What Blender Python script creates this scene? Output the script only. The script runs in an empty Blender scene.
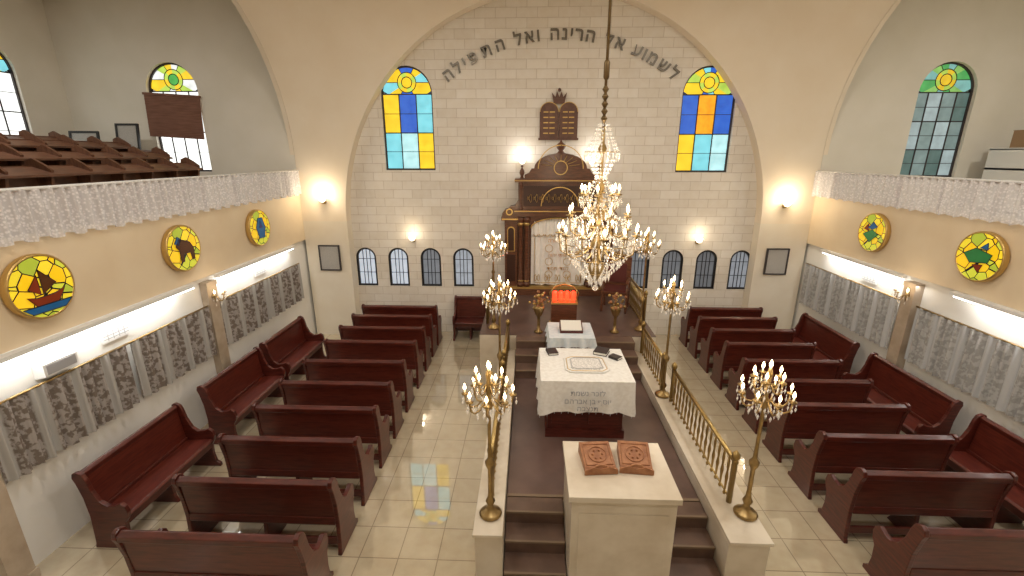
import bpy, math, random, bmesh
from mathutils import Vector, Matrix
random.seed(7)
pi=math.pi
# ------------------------------------------------------------------ materials
MATS={}
def mat(name,col=(.8,.8,.8),rough=.5,metal=0,emit=None,es=0,coat=0,trans=0,alpha=1):
    if name in MATS: return MATS[name]
    m=bpy.data.materials.new(name); m.use_nodes=True
    b=m.node_tree.nodes['Principled BSDF']
    b.inputs['Base Color'].default_value=(*col,1); b.inputs['Roughness'].default_value=rough
    b.inputs['Metallic'].default_value=metal
    if emit: b.inputs['Emission Color'].default_value=(*emit,1); b.inputs['Emission Strength'].default_value=es
    if coat: b.inputs['Coat Weight'].default_value=coat; b.inputs['Coat Roughness'].default_value=.12
    if trans: b.inputs['Transmission Weight'].default_value=trans
    if alpha<1: b.inputs['Alpha'].default_value=alpha
    MATS[name]=m; return m
def nodes(m): return m.node_tree.nodes, m.node_tree.links, m.node_tree.nodes['Principled BSDF']
def noise_mat(name,c1,c2,scale=4,rough=.5,stretch=(1,1,1),bump=0,metal=0,coat=0,detail=6,lo=.35,hi=.65):
    m=mat(name,c1,rough,metal,coat=coat); n,l,b=nodes(m)
    tc=n.new('ShaderNodeTexCoord'); mp=n.new('ShaderNodeMapping'); mp.inputs['Scale'].default_value=stretch
    nz=n.new('ShaderNodeTexNoise'); nz.inputs['Scale'].default_value=scale; nz.inputs['Detail'].default_value=detail
    cr=n.new('ShaderNodeValToRGB'); cr.color_ramp.elements[0].color=(*c1,1); cr.color_ramp.elements[1].color=(*c2,1)
    cr.color_ramp.elements[0].position=lo; cr.color_ramp.elements[1].position=hi
    l.new(tc.outputs['Object'],mp.inputs[0]); l.new(mp.outputs[0],nz.inputs['Vector']); l.new(nz.outputs['Fac'],cr.inputs[0]); l.new(cr.outputs[0],b.inputs['Base Color'])
    if bump:
        bp=n.new('ShaderNodeBump'); bp.inputs['Strength'].default_value=bump; bp.inputs['Distance'].default_value=.01
        l.new(nz.outputs['Fac'],bp.inputs['Height']); l.new(bp.outputs[0],b.inputs['Normal'])
    return m
def brick_mat(name,c1,c2,cm,w,h,mortar,rough,axes='XY',offset=.5,bump=.3,noise=.3):
    m=mat(name,c1,rough); n,l,b=nodes(m)
    tc=n.new('ShaderNodeTexCoord'); sp=n.new('ShaderNodeSeparateXYZ'); cb=n.new('ShaderNodeCombineXYZ')
    l.new(tc.outputs['Object'],sp.inputs[0]); l.new(sp.outputs[axes[0]],cb.inputs[0]); l.new(sp.outputs[axes[1]],cb.inputs[1])
    br=n.new('ShaderNodeTexBrick'); br.offset=offset; br.inputs['Scale'].default_value=1
    br.inputs['Color1'].default_value=(*c1,1); br.inputs['Color2'].default_value=(*c2,1); br.inputs['Mortar'].default_value=(*cm,1)
    br.inputs['Brick Width'].default_value=w; br.inputs['Row Height'].default_value=h; br.inputs['Mortar Size'].default_value=mortar
    l.new(cb.outputs[0],br.inputs['Vector'])
    nz=n.new('ShaderNodeTexNoise'); nz.inputs['Scale'].default_value=7; nz.inputs['Detail'].default_value=8
    l.new(tc.outputs['Object'],nz.inputs['Vector'])
    mx=n.new('ShaderNodeMixRGB'); mx.blend_type='OVERLAY'; mx.inputs[0].default_value=noise
    l.new(br.outputs['Color'],mx.inputs[1]); l.new(nz.outputs['Fac'],mx.inputs[2]); l.new(mx.outputs[0],b.inputs['Base Color'])
    bp=n.new('ShaderNodeBump'); bp.inputs['Strength'].default_value=bump; bp.inputs['Distance'].default_value=.01; bp.invert=True
    l.new(br.outputs['Fac'],bp.inputs['Height']); l.new(bp.outputs[0],b.inputs['Normal'])
    return m
PLASTER=noise_mat('cream_plaster',(.80,.72,.58),(.84,.77,.64),2,.75,bump=.05)
VAULT=noise_mat('vault_plaster',(.85,.74,.58),(.88,.78,.63),1.5,.75,bump=.04)
WHITEW=noise_mat('white_wall_paint',(.82,.80,.75),(.87,.86,.82),2,.7,bump=.05)
GALW=noise_mat('gallery_plaster',(.77,.73,.63),(.82,.78,.69),1.2,.8,bump=.05)
BAND=noise_mat('beige_band_paint',(.76,.62,.43),(.80,.67,.48),2,.6,bump=.03)
STONE=brick_mat('stone_block_wall',(.85,.80,.72),(.77,.71,.62),(.62,.55,.46),.46,.205,.0055,.7,'XZ',.5,.5,.25)
FLOOR=brick_mat('glossy_floor_tile',(.63,.54,.38),(.59,.50,.35),(.32,.26,.18),.46,.46,.006,.15,'XY',0,.1,.2)
nb=nodes(FLOOR)[2]; nb.inputs['Coat Weight'].default_value=1; nb.inputs['Coat Roughness'].default_value=.015; nb.inputs['Coat IOR'].default_value=2.5
WOOD=noise_mat('mahogany_wood',(.055,.008,.005),(.11,.018,.010),5,.38,(1,1,8),coat=.15)
WOODX=noise_mat('mahogany_panel_wood',(.070,.010,.006),(.125,.022,.012),5,.36,(1,8,8),coat=.18)
ARKW=noise_mat('dark_ark_wood',(.085,.03,.014),(.15,.055,.025),6,.35,(1,1,5),coat=.3)
ARKD=mat('ark_recess_wood',(.045,.015,.008),.4)
GALP=noise_mat('gallery_brown_wood',(.10,.042,.022),(.17,.075,.04),6,.45,(1,6,1))
CARVE=noise_mat('carved_brown_wood',(.26,.10,.04),(.40,.18,.08),14,.5,bump=.6)
CARPET=noise_mat('brown_platform_floor',(.10,.06,.05),(.14,.085,.07),3,.3)
STEPM=noise_mat('step_brown_stone',(.10,.06,.045),(.15,.09,.065),5,.35)
NOSE=mat('step_nosing',(.20,.14,.09),.4)
MARB=noise_mat('cream_marble',(.58,.50,.39),(.70,.63,.52),3,.25,bump=0,detail=10)
PILM=noise_mat('brown_marble_pilaster',(.42,.33,.24),(.52,.43,.33),5,.35)
BRASS=mat('brass',(.40,.28,.11),.32,.9)
OLDB=noise_mat('antique_brass',(.28,.19,.08),(.48,.34,.15),9,.35,metal=.9)
DBR=noise_mat('dark_bronze',(.14,.09,.04),(.22,.15,.07),9,.4,metal=.8)
GOLD=mat('gold_trim',(.62,.42,.15),.35,.8)
BLACK=mat('black_iron',(.015,.015,.017),.4)
DARK=mat('dark_lead',(.04,.03,.03),.5)
WHITE=mat('white_paint',(.8,.8,.78),.5)
FABW=noise_mat('white_satin_cloth',(.74,.72,.68),(.83,.82,.79),20,.6,bump=.1)
CREAMC=noise_mat('parochet_cream_cloth',(.86,.84,.78),(.92,.90,.86),14,.55,bump=.1)
GREY=mat('grey_embroidery',(.38,.38,.4),.6)
BULB=mat('warm_bulb',(1,.8,.5),.3,emit=(1,.72,.38),es=32)
CANDLE=mat('candle_tube',(.9,.85,.7),.4,emit=(1,.74,.42),es=1.1)
TUBEL=mat('fluorescent_tube',(1,1,1),.3,emit=(1,.98,.94),es=10)
CRYST=mat('crystal_glass',(1,.97,.92),.04,trans=.8,emit=(1,.87,.70),es=.15)  # faint warm emission puts the lit glow into the crystals themselves
LETTER=mat('bronze_letter',(.17,.15,.12),.4,.5)
BLIND=noise_mat('brown_roller_blind',(.18,.08,.05),(.25,.12,.08),3,.8,(1,1,12))
REDG=mat('red_glow_glass',(.8,.05,.02),.2,emit=(1,.04,.012),es=5)
CARD=mat('cardboard',(.35,.22,.12),.8)
BOOKD=mat('dark_book_cover',(.03,.02,.02),.5)
PAPER=mat('notice_paper',(.78,.76,.7),.7)
PLAQ=noise_mat('engraved_plaque',(.34,.33,.31),(.50,.48,.44),60,.4,(1,1,3))
TABW=noise_mat('tablet_dark_brown',(.10,.045,.03),(.15,.07,.045),8,.45)
def lace_mat(name,c,ca,scale,thr,amin):
    m=mat(name,c,.8); n,l,b=nodes(m)
    tc=n.new('ShaderNodeTexCoord'); v=n.new('ShaderNodeTexVoronoi'); v.inputs['Scale'].default_value=scale
    l.new(tc.outputs['Object'],v.inputs['Vector'])
    cr=n.new('ShaderNodeValToRGB'); cr.color_ramp.elements[0].position=thr; cr.color_ramp.elements[1].position=thr+.25
    cr.color_ramp.elements[0].color=(.95,.95,.95,1); cr.color_ramp.elements[1].color=(amin,)*3+(1,)
    l.new(v.outputs['Distance'],cr.inputs[0]); l.new(cr.outputs[0],b.inputs['Alpha'])
    mx=n.new('ShaderNodeMixRGB'); mx.inputs[1].default_value=(*ca,1); mx.inputs[2].default_value=(*c,1)
    l.new(cr.outputs[0],mx.inputs[0]); l.new(mx.outputs[0],b.inputs['Base Color'])
    return m
LACE=lace_mat('white_lace',(.84,.81,.81),(.86,.84,.84),30,.25,.68)
LACE2=lace_mat('table_lace',(.84,.81,.78),(.86,.84,.8),40,.3,.7)
def curtain_mat(name,a,bc,c):
    m=mat(name,a,.85); n,l,b=nodes(m)
    tc=n.new('ShaderNodeTexCoord')
    nz=n.new('ShaderNodeTexNoise'); nz.inputs['Scale'].default_value=16; nz.inputs['Detail'].default_value=3; l.new(tc.outputs['Object'],nz.inputs['Vector'])
    cr=n.new('ShaderNodeValToRGB'); cr.color_ramp.elements[0].position=.46; cr.color_ramp.elements[1].position=.54
    cr.color_ramp.elements[0].color=(*a,1); cr.color_ramp.elements[1].color=(*bc,1); l.new(nz.outputs['Fac'],cr.inputs[0])
    sp=n.new('ShaderNodeSeparateXYZ'); l.new(tc.outputs['Object'],sp.inputs[0])
    mt=n.new('ShaderNodeMath'); mt.operation='MULTIPLY'; mt.inputs[1].default_value=2*pi/.42; l.new(sp.outputs['X'],mt.inputs[0])
    sn=n.new('ShaderNodeMath'); sn.operation='SINE'; l.new(mt.outputs[0],sn.inputs[0])
    c2=n.new('ShaderNodeValToRGB'); c2.color_ramp.elements[0].position=.5; c2.color_ramp.elements[1].position=.62
    l.new(sn.outputs[0],c2.inputs[0])
    mx=n.new('ShaderNodeMixRGB'); l.new(c2.outputs[0],mx.inputs[0]); l.new(cr.outputs[0],mx.inputs[1]); mx.inputs[2].default_value=(*c,1)
    l.new(mx.outputs[0],b.inputs['Base Color'])
    return m
CURL=curtain_mat('floral_curtain_taupe',(.18,.145,.12),(.38,.345,.32),(.46,.445,.42))
CURR=curtain_mat('floral_curtain_grey',(.36,.355,.345),(.50,.50,.49),(.54,.55,.56))
PANE={}
def pane(c,s=1.0):
    k=(c,s)
    if k not in PANE:
        m=mat('stained_glass_%d'%len(PANE),tuple(x*.2 for x in c),.12,emit=c,es=s); n,l,b=nodes(m)
        tc=n.new('ShaderNodeTexCoord'); nz=n.new('ShaderNodeTexNoise'); nz.inputs['Scale'].default_value=5
        l.new(tc.outputs['Object'],nz.inputs['Vector']); mr=n.new('ShaderNodeMapRange'); mr.inputs['To Min'].default_value=.6*s; mr.inputs['To Max'].default_value=1.4*s
        l.new(nz.outputs['Fac'],mr.inputs[0]); l.new(mr.outputs[0],b.inputs['Emission Strength'])
        PANE[k]=m
    return PANE[k]
YEL=(.95,.62,.03);ORA=(.95,.38,.02);BLU=(.04,.13,.55);CYA=(.22,.66,.74);LCY=(.48,.80,.82);GRN=(.08,.40,.08);LGR=(.48,.68,.10);WHT=(.9,.92,.88)
# ------------------------------------------------------------------ builder
class B:
    def __init__(s): s.v=[];s.f=[];s.m=[];s.sm=[];s.mats=[]
    def mi(s,m):
        if m not in s.mats: s.mats.append(m)
        return s.mats.index(m)
    def add(s,vs,fs,m,smooth=False,M=None):
        o=len(s.v); k=s.mi(m)
        if M: vs=[M@Vector(v) for v in vs]
        s.v+= [tuple(v) for v in vs]
        for f in fs: s.f.append([i+o for i in f]); s.m.append(k); s.sm.append(smooth)
    def box(s,x0,x1,y0,y1,z0,z1,m,M=None):
        vs=[(x,y,z) for z in (z0,z1) for y in (y0,y1) for x in (x0,x1)]
        s.add(vs,[(0,2,3,1),(4,5,7,6),(0,1,5,4),(2,6,7,3),(0,4,6,2),(1,3,7,5)],m,False,M)
    def prism(s,pts,a,b,m,axis='X',M=None):
        def mk(p,t): return {'X':(t,p[0],p[1]),'Y':(p[0],t,p[1]),'Z':(p[0],p[1],t)}[axis]
        n=len(pts); vs=[mk(p,a) for p in pts]+[mk(p,b) for p in pts]
        s.add(vs,[list(range(n))[::-1],list(range(n,2*n))]+[(i,(i+1)%n,n+(i+1)%n,n+i) for i in range(n)],m,False,M)
    def lathe(s,prof,c,m,seg=16,smooth=True,M=None):
        vs=[];fs=[];n=len(prof)
        for r,z in prof:
            for i in range(seg):
                a=2*pi*i/seg; vs.append((c[0]+r*math.cos(a),c[1]+r*math.sin(a),c[2]+z))
        for j in range(n-1):
            for i in range(seg):
                k=(i+1)%seg; fs.append((j*seg+i,j*seg+k,(j+1)*seg+k,(j+1)*seg+i))
        fs.append(list(range(seg))[::-1]); fs.append([(n-1)*seg+i for i in range(seg)])
        s.add(vs,fs,m,smooth,M)
    def tube(s,path,r,m,seg=6,closed=False,M=None):
        P=[Vector(p) for p in path]; vs=[];fs=[];n=len(P)
        for i,p in enumerate(P):
            if closed: d=(P[(i+1)%n]-P[i-1])
            else: d=(P[min(i+1,n-1)]-P[max(i-1,0)])
            d.normalize(); u=d.cross(Vector((0,0,1)))
            if u.length<.05: u=d.cross(Vector((0,1,0)))
            u.normalize(); w=d.cross(u)
            rr=r[i] if isinstance(r,(list,tuple)) else r
            for k in range(seg):
                a=2*pi*k/seg; vs.append(p+u*(rr*math.cos(a))+w*(rr*math.sin(a)))
        for i in range(n if closed else n-1):
            j=(i+1)%n
            for k in range(seg):
                q=(k+1)%seg; fs.append((i*seg+k,i*seg+q,j*seg+q,j*seg+k))
        if not closed: fs.append(list(range(seg))[::-1]); fs.append([(n-1)*seg+k for k in range(seg)])
        s.add(vs,fs,m,True,M)
    def ball(s,c,r,m,seg=8,rings=5,sz=1):
        s.lathe([(max(.0005,r*math.sin(pi*i/rings)),-r*sz*math.cos(pi*i/rings)) for i in range(rings+1)],c,m,seg)
    def octa(s,c,r,h,m):
        x,y,z=c
        s.add([(x,y,z+h*.4),(x+r,y,z),(x,y+r,z),(x-r,y,z),(x,y-r,z),(x,y,z-h*.6)],[(0,1,2),(0,2,3),(0,3,4),(0,4,1),(5,2,1),(5,3,2),(5,4,3),(5,1,4)],m)
    def poly(s,pts,m,M=None): s.add(pts,[list(range(len(pts)))],m,False,M)
    def ring(s,cx,cz,ro,ri,y0,y1,m,a0=0,a1=pi,n=20):
        vs=[];fs=[]
        for i in range(n+1):
            a=a0+(a1-a0)*i/n; c,q=math.cos(a),math.sin(a)
            vs+=[(cx+ro*c,y0,cz+ro*q),(cx+ri*c,y0,cz+ri*q),(cx+ri*c,y1,cz+ri*q),(cx+ro*c,y1,cz+ro*q)]
        for i in range(n):
            for k in range(4): fs.append((4*i+k,4*i+(k+1)%4,4*i+4+(k+1)%4,4*i+4+k))
        s.add(vs,fs,m)
    def sheet(s,L,H,amp,wl,m,nz=6,x0=0,z0=0,y0=0,taper=1,seed=0,per=10,scal=.012):
        rnd=random.Random(seed); n=max(8,int(L/wl*per)); vs=[];fs=[]
        ph=[rnd.uniform(-.6,.6) for _ in range(n+1)]
        for j in range(nz+1):
            t=j/nz
            for i in range(n+1):
                x=L*i/n; a=amp*(taper+(1-taper)*(1-t))
                p=sum(ph[max(0,i-4):i+5])/9
                vs.append((x0+x,y0+a*math.sin(2*pi*x/wl+2.5*p)+a*.4*math.sin(2*pi*x/wl*2.3+1+t),z0+H*t+ (scal*math.sin(2*pi*x/wl*.5) if j==0 else 0)))
        w=n+1
        for j in range(nz):
            for i in range(n): fs.append((j*w+i,j*w+i+1,(j+1)*w+i+1,(j+1)*w+i))
        s.add(vs,fs,m,True)
    def mesh(s,name):
        me=bpy.data.meshes.new(name); me.from_pydata(s.v,[],s.f)
        for m in s.mats: me.materials.append(m)
        me.polygons.foreach_set('material_index',s.m); me.polygons.foreach_set('use_smooth',s.sm); me.update()
        bm=bmesh.new(); bm.from_mesh(me); bmesh.ops.recalc_face_normals(bm,faces=bm.faces[:]); bm.to_mesh(me); bm.free(); return me
    def obj(s,name,loc=(0,0,0),rz=0,bevel=0):
        return place(name,s.mesh(name),loc,rz,bevel)
def place(name,me,loc=(0,0,0),rz=0,bevel=0,rx=0,ry=0):
    o=bpy.data.objects.new(name,me); bpy.context.collection.objects.link(o); o.location=loc; o.rotation_euler=(rx,ry,rz)
    if bevel:
        b=o.modifiers.new('bevel','BEVEL'); b.width=bevel; b.segments=2; b.limit_method='ANGLE'; b.angle_limit=.7
    return o
def point(name,loc,power,col=(1,.82,.62),r=.1):
    l=bpy.data.lights.new(name,'POINT'); l.energy=power; l.color=col; l.shadow_soft_size=r
    o=bpy.data.objects.new(name,l); bpy.context.collection.objects.link(o); o.location=loc; return o
# ------------------------------------------------------------------ room constants
XL,XR=-6.33,5.75; YP=10.9; YB=11.2; ZC=7.95; YF=-2.5
AC,AR,AZ=-.32,4.93,2.95
GL,GR=-11.5,11.0
def simple_box(name,a,m):
    b=B(); b.box(*a,m); return b.obj(name)
def cut(o,cutb):
    c=cutb.obj('cutter'); md=o.modifiers.new('b','BOOLEAN'); md.operation='DIFFERENCE'; md.object=c; md.solver='EXACT'
    bpy.context.view_layer.update(); dg=bpy.context.evaluated_depsgraph_get()
    me=bpy.data.meshes.new_from_object(o.evaluated_get(dg)); o.modifiers.clear(); o.data=me
    bpy.data.objects.remove(c)
def archpts(cx,z0,w,h,n=16):
    r=w/2; zc=z0+h-r
    return [(cx-r,z0),(cx+r,z0)]+[(cx+r*math.cos(pi*i/n),zc+r*math.sin(pi*i/n)) for i in range(n+1)]
simple_box('floor',(XL-.3,XR+.3,YF-.2,YB+.3,-.15,0),FLOOR)
simple_box('ceiling',(GL-.2,GR+.2,YF-.2,YB+.3,ZC,ZC+.2),VAULT)
TALL=[(-3.68,4.15,1.2,2.3),(3.20,4.11,1.2,2.3)]
SMALL=[-4.97+.83*i for i in range(4)]+[1.93+.83*i for i in range(4)]
w=simple_box('wall_back',(XL,XR,YB,YB+.3,0,ZC),STONE)
cb=B()
for x,z,ww,hh in TALL: cb.prism(archpts(x,z,ww,hh),YB-.1,YB+.5,STONE,'Y')
for x in SMALL: cb.prism(archpts(x,1.25,.52,1.0),YB-.1,YB+.5,STONE,'Y')
cut(w,cb)
b=B(); b.box(XL,AC-AR,YP,YB,0,AZ,PLASTER); b.obj('wall_pier_left')
b=B(); b.box(AC+AR,XR,YP,YB,0,AZ,PLASTER); b.obj('wall_pier_right')
b=B(); n=48
vs=[];fs=[]
for i in range(n+1):
    a=pi*i/n; x=AC+AR*math.cos(a); z=AZ+AR*math.sin(a); vs+=[(x,YP,z),(x,YB,z)]
for i in range(n): fs.append((2*i,2*i+1,2*i+3,2*i+2))
b.add(vs,fs,VAULT,True)
def sidey(z): return YP if z<4.5 else 7.5+math.sqrt(max(0,3.4**2-(z-4.5)**2))
for side,xs in ((-1,XL),(1,XR)):
    vs=[];fs=[];N=14;zs=[AZ+AR*math.sin(pi/2*j/36) for j in range(37)]
    for z in zs:
        xb=AC+side*math.sqrt(max(0,AR**2-(z-AZ)**2)); yb=YP; ys=sidey(z)
        ln=math.hypot(xb-xs,yb-ys); k=.09*min(1,max(0,(z-4.5)/1.5))
        for i in range(N+1):
            t=i/N; bx=xs+(xb-xs)*t; by=ys+(yb-ys)*t; q=k*ln*math.sin(pi*t)
            vs.append((bx+side*q*.7,min(YP,by+q*.7),z))
    for j in range(36):
        for i in range(N): fs.append((j*(N+1)+i,j*(N+1)+i+1,(j+1)*(N+1)+i+1,(j+1)*(N+1)+i))
    b.add(vs,fs,VAULT,True)
b.obj('ceiling_vault')
GWX={-1:-8.98,1:8.12}; GWZ={-1:4.12,1:4.02}
for side,xs,gx,nm in ((-1,XL,GL,'left'),(1,XR,GR,'right')):
    t=side
    def bx(b,xa,xb,y0,y1,z0,z1,m): b.box(min(xa,xb),max(xa,xb),y0,y1,z0,z1,m)
    b=B(); bx(b,xs+t*.07,xs+t*.27,YF,YB,0,2.5,WHITEW); b.obj('wall_'+nm)
    b=B(); bx(b,xs+t*.0,xs+t*.27,YF,YP,2.5,3.62,BAND); b.obj('wall_balcony_parapet_'+nm)
    b=B(); bx(b,xs,xs+t*.2,YF,4.1,3.62,ZC,PLASTER)
    n=24
    for i in range(n):
        a0=pi*i/n;a1=pi*(i+1)/n
        p=[(7.5+3.4*math.cos(a0),4.5+3.4*math.sin(a0)),(7.5+3.4*math.cos(a1),4.5+3.4*math.sin(a1))]
        b.prism([p[0],(p[0][0],ZC),(p[1][0],ZC),p[1]],xs+t*.005,xs+t*.10,VAULT,'X')
    b.obj('wall_arcade_'+nm)
    b=B(); bx(b,gx,xs+t*.27,YF,YP,3.1,3.3,GALW); b.obj('floor_gallery_'+nm)
    b=B(); bx(b,gx,gx+t*.2,YF,YP+.3,3.1,ZC,GALW); wo=b.obj('wall_gallery_outer_'+nm)
    if side<0:
        c=B(); c.prism(archpts(9.35,4.6,1.15,2.1),gx-.5,gx+.3,GALW,'X'); cut(wo,c)
    b=B(); bx(b,gx,xs+t*.005,YP,YP+.3,3.1,ZC,GALW); wo=b.obj('wall_gallery_end_'+nm)
    c=B(); c.prism(archpts(GWX[side],GWZ[side],1.2,2.38),YP-.2,YP+.5,GALW,'Y'); cut(wo,c)
simple_box('wall_front',(GL,GR,YF-.2,YF,0,ZC),PLASTER)
simple_box('floor_rear_balcony',(XL+.02,XR-.02,YF,-.6,2.8,3.0),MARB)
for x0,x1,y in ((XL-.065,XL+.10,3.52),(XL-.065,XL+.06,7.2),(XR-.08,XR+.065,7.58)):
    b=B(); b.box(x0,x1,y,y+.24,.0,2.42,PILM); s_=1 if x0<0 else -1; xf=x1 if x0<0 else x0
    b.box(min(xf,xf+s_*.02),max(xf,xf+s_*.02),y-.01,y+.25,0,.12,PILM); b.box(min(xf,xf+s_*.015),max(xf,xf+s_*.015),y-.01,y+.25,2.34,2.42,PILM); b.obj('marble_pilaster')
# ------------------------------------------------------------------ windows
def tall_window(name,loc,w,h,rows,arch,ros,rz=0,mull=DARK,cols=3,s=1.8):
    b=B(); r=w/2; zr=h-r; t=.035
    b.ring(0,zr,r,r-t,-.04,.04,mull); b.box(-r,-r+t,-.04,.04,0,zr,mull); b.box(r-t,r,-.04,.04,0,zr,mull); b.box(-r,r,-.05,.05,0,.04,mull)
    nr=len(rows); rh=zr/nr
    for j,row in enumerate(rows):
        cw=w/len(row)
        for i,c in enumerate(row):
            b.poly([(-r+cw*i,0,rh*j),(-r+cw*(i+1),0,rh*j),(-r+cw*(i+1),0,rh*(j+1)),(-r+cw*i,0,rh*(j+1))],pane(*c) if isinstance(c[0],tuple) else pane(c,s))
        b.box(-r,r,-.015,.015,rh*(j+1)-.012,rh*(j+1)+.012,mull)
        b.box(-r,r,-.01,.01,rh*(j+.5)-.006,rh*(j+.5)+.006,mull)
        for i in range(1,len(row)): b.box(-r+cw*i-.012,-r+cw*i+.012,-.015,.015,rh*j,rh*(j+1),mull)
    cz=zr+r*.42; rr=r*.36; n=24
    def bd(a):
        dx,dz=math.cos(a),math.sin(a)
        bq=(cz-zr)*dz; disc=bq*bq-((cz-zr)**2-r*r); tt=-bq+math.sqrt(disc)
        if dz<-1e-6: tt=min(tt,(zr-cz)/dz)
        return (dx*tt,0,cz+dz*tt)
    for k in range(n):
        a0=2*pi*k/n;a1=2*pi*(k+1)/n
        b.poly([(rr*math.cos(a0),0,cz+rr*math.sin(a0)),bd(a0),bd(a1),(rr*math.cos(a1),0,cz+rr*math.sin(a1))],pane(arch[(k//2)%len(arch)],s))
        b.poly([(0,0,cz),(rr*.55*math.cos(a0),0,cz+rr*.55*math.sin(a0)),(rr*.55*math.cos(a1),0,cz+rr*.55*math.sin(a1))],pane(ros[0],s))
        b.poly([(rr*.55*math.cos(a0),0,cz+rr*.55*math.sin(a0)),(rr*math.cos(a0),0,cz+rr*math.sin(a0)),(rr*math.cos(a1),0,cz+rr*math.sin(a1)),(rr*.55*math.cos(a1),0,cz+rr*.55*math.sin(a1))],pane(ros[1+k//3%2],s))
        if k%4==0:
            q=bd(a0); b.tube([(rr*math.cos(a0),-.005,cz+rr*math.sin(a0)),(q[0],-.005,q[2])],.008,mull,4)
    for q in (rr,rr*.55): b.tube([(q*math.cos(2*pi*k/24),-.005,cz+q*math.sin(2*pi*k/24)) for k in range(24)],.01,mull,4,True)
    return b.obj(name,loc,rz)
tall_window('window_1',(TALL[0][0],YB+.1,TALL[0][1]),1.2,2.3,[[CYA,LCY,YEL],[YEL,BLU,CYA]],[CYA,YEL,BLU,BLU,YEL,YEL],[YEL,LGR,YEL])
tall_window('window_2',(TALL[1][0],YB+.1,TALL[1][1]),1.2,2.3,[[YEL,CYA,LCY],[BLU,ORA,BLU]],[YEL,YEL,BLU,CYA,YEL,LGR],[YEL,LGR,YEL])
tall_window('window_3',(GWX[-1],YP+.12,GWZ[-1]),1.2,2.38,[[(WHT,2.8)]*4,[(WHT,2.4)]*4],[YEL,LGR,WHT],[GRN,YEL,LGR])
DG=(.12,.19,.17);MG=(.24,.32,.30);LG=(.40,.49,.49)
tall_window('window_4',(GWX[1],YP+.12,GWZ[1]),1.2,2.38,[[(DG,1.2),(MG,1.3),(DG,1.2),(LG,1.3)],[(LG,1.3),(MG,1.3),(LG,1.4),(MG,1.2)],[(MG,1.2),(LG,1.3),(MG,1.3),(DG,1.2)]],[(.10,.45,.12),(.30,.60,.15),(.25,.55,.5)],[YEL,LGR,YEL],s=1.3)
tall_window('window_5',(GL-.1,9.35,4.6),1.15,2.1,[[(WHT,2.8)]*3,[(WHT,2.6)]*3],[YEL,LGR,CYA],[YEL,GRN,LGR],rz=pi/2)
b=B(); M=Matrix.Rotation(.06,4,'Y'); b.box(-.66,.62,-.03,-.01,-.92,0,BLIND,M)
for i in range(9): b.box(-.66,.62,-.038,-.03,-.92+i*.1,-.91+i*.1,BLIND,M)
b.box(-.68,.64,-.05,0,-.02,.03,BLIND,M); b.obj('roller_blind',(GWX[-1]+.02,YP-.02,5.80))
sm=B(); r=.26
sm.ring(0,.74,r,r-.05,-.05,.03,BLACK); sm.box(-r,-r+.05,-.05,.03,0,.74,BLACK); sm.box(r-.05,r,-.05,.03,0,.74,BLACK); sm.box(-r,r,-.06,.04,0,.04,BLACK)
for x in (-.09,.0,.09): sm.box(x-.008,x+.008,-.03,-.015,.02,.96,BLACK)
for z in (.35,.7): sm.box(-r,r,-.03,-.015,z-.006,z+.006,BLACK)
for i,x in enumerate(SMALL):
    bb=B(); bb.v=list(sm.v);bb.f=list(sm.f);bb.m=list(sm.m);bb.sm=list(sm.sm);bb.mats=list(sm.mats)
    s=[1.1,1.1,.28,.65,.25,.2,.15,.45][i]
    bb.poly([(p[0],.0,p[1]) for p in archpts(0,0,.52,1.0)],pane((.80,.86,.95),s)); bb.obj('window_%d'%(6+i),(x,YB+.08,1.25))
# ------------------------------------------------------------------ side walls dressing
def lace(name,side,y0,y1):
    b=B(); L=y1-y0; b.sheet(L,.55,.034,.14,LACE,4,seed=int(L*10)+side,per=9,scal=.02); b.tube([(0,0,.55),(L,0,.55)],.02,WHITE,6)
    return b.obj(name,((XL+.055) if side<0 else XR-.055,y0,3.6),pi/2)
lace('lace_balcony_curtain',-1,-.5,YP-.02); lace('lace_balcony_curtain',1,-.5,YP-.02)
for side,xs in ((-1,XL),(1,XR)):
    b=B(); x=xs+side*.05
    b.box(min(x,x+side*.07),max(x,x+side*.07),-.5,YP-.02,4.1,4.14,WOOD)
    y=-.4
    while y<YP: b.box(min(x,x+side*.05),max(x,x+side*.05),y,y+.04,3.62,4.1,WOOD); y+=.9
    b.obj('balcony_railing')
for side,xs in ((-1,XL),(1,XR)):
    for (y0,y1) in ((.6,3.4),(3.85,6.95),(7.9 if side>0 else 7.5,10.2)):
        b=B(); x=xs-side*.05
        b.box(x-.05,x+.05,y0,y1,2.44,2.49,WHITE); b.tube([(x-side*.0,y0+.04,2.425),(x,y1-.04,2.425)],.02,TUBEL,8)
        b.obj('fluorescent_strip_light')
def curt(side,y0,y1,m,z0=1.15,z1=2.02):
    b=B(); L=y1-y0; b.sheet(L,z1-z0,.035,.13,m,5,seed=int(y0*7),per=8); b.tube([(-.03,0,z1-z0),(L+.03,0,z1-z0)],.015,OLDB,6)
    b.obj('window_curtain',(XL+.03 if side<0 else XR-.03,y0,z0),pi/2)
curt(-1,3.82,5.55,CURL);curt(-1,5.6,7.15,CURL);curt(-1,7.5,8.9,CURL);curt(-1,8.95,10.35,CURL);curt(-1,1.2,3.45,CURL)
curt(1,3.6,7.5,CURR,1.1,2.05);curt(1,7.88,10.7,CURR,1.1,2.05)
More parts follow.
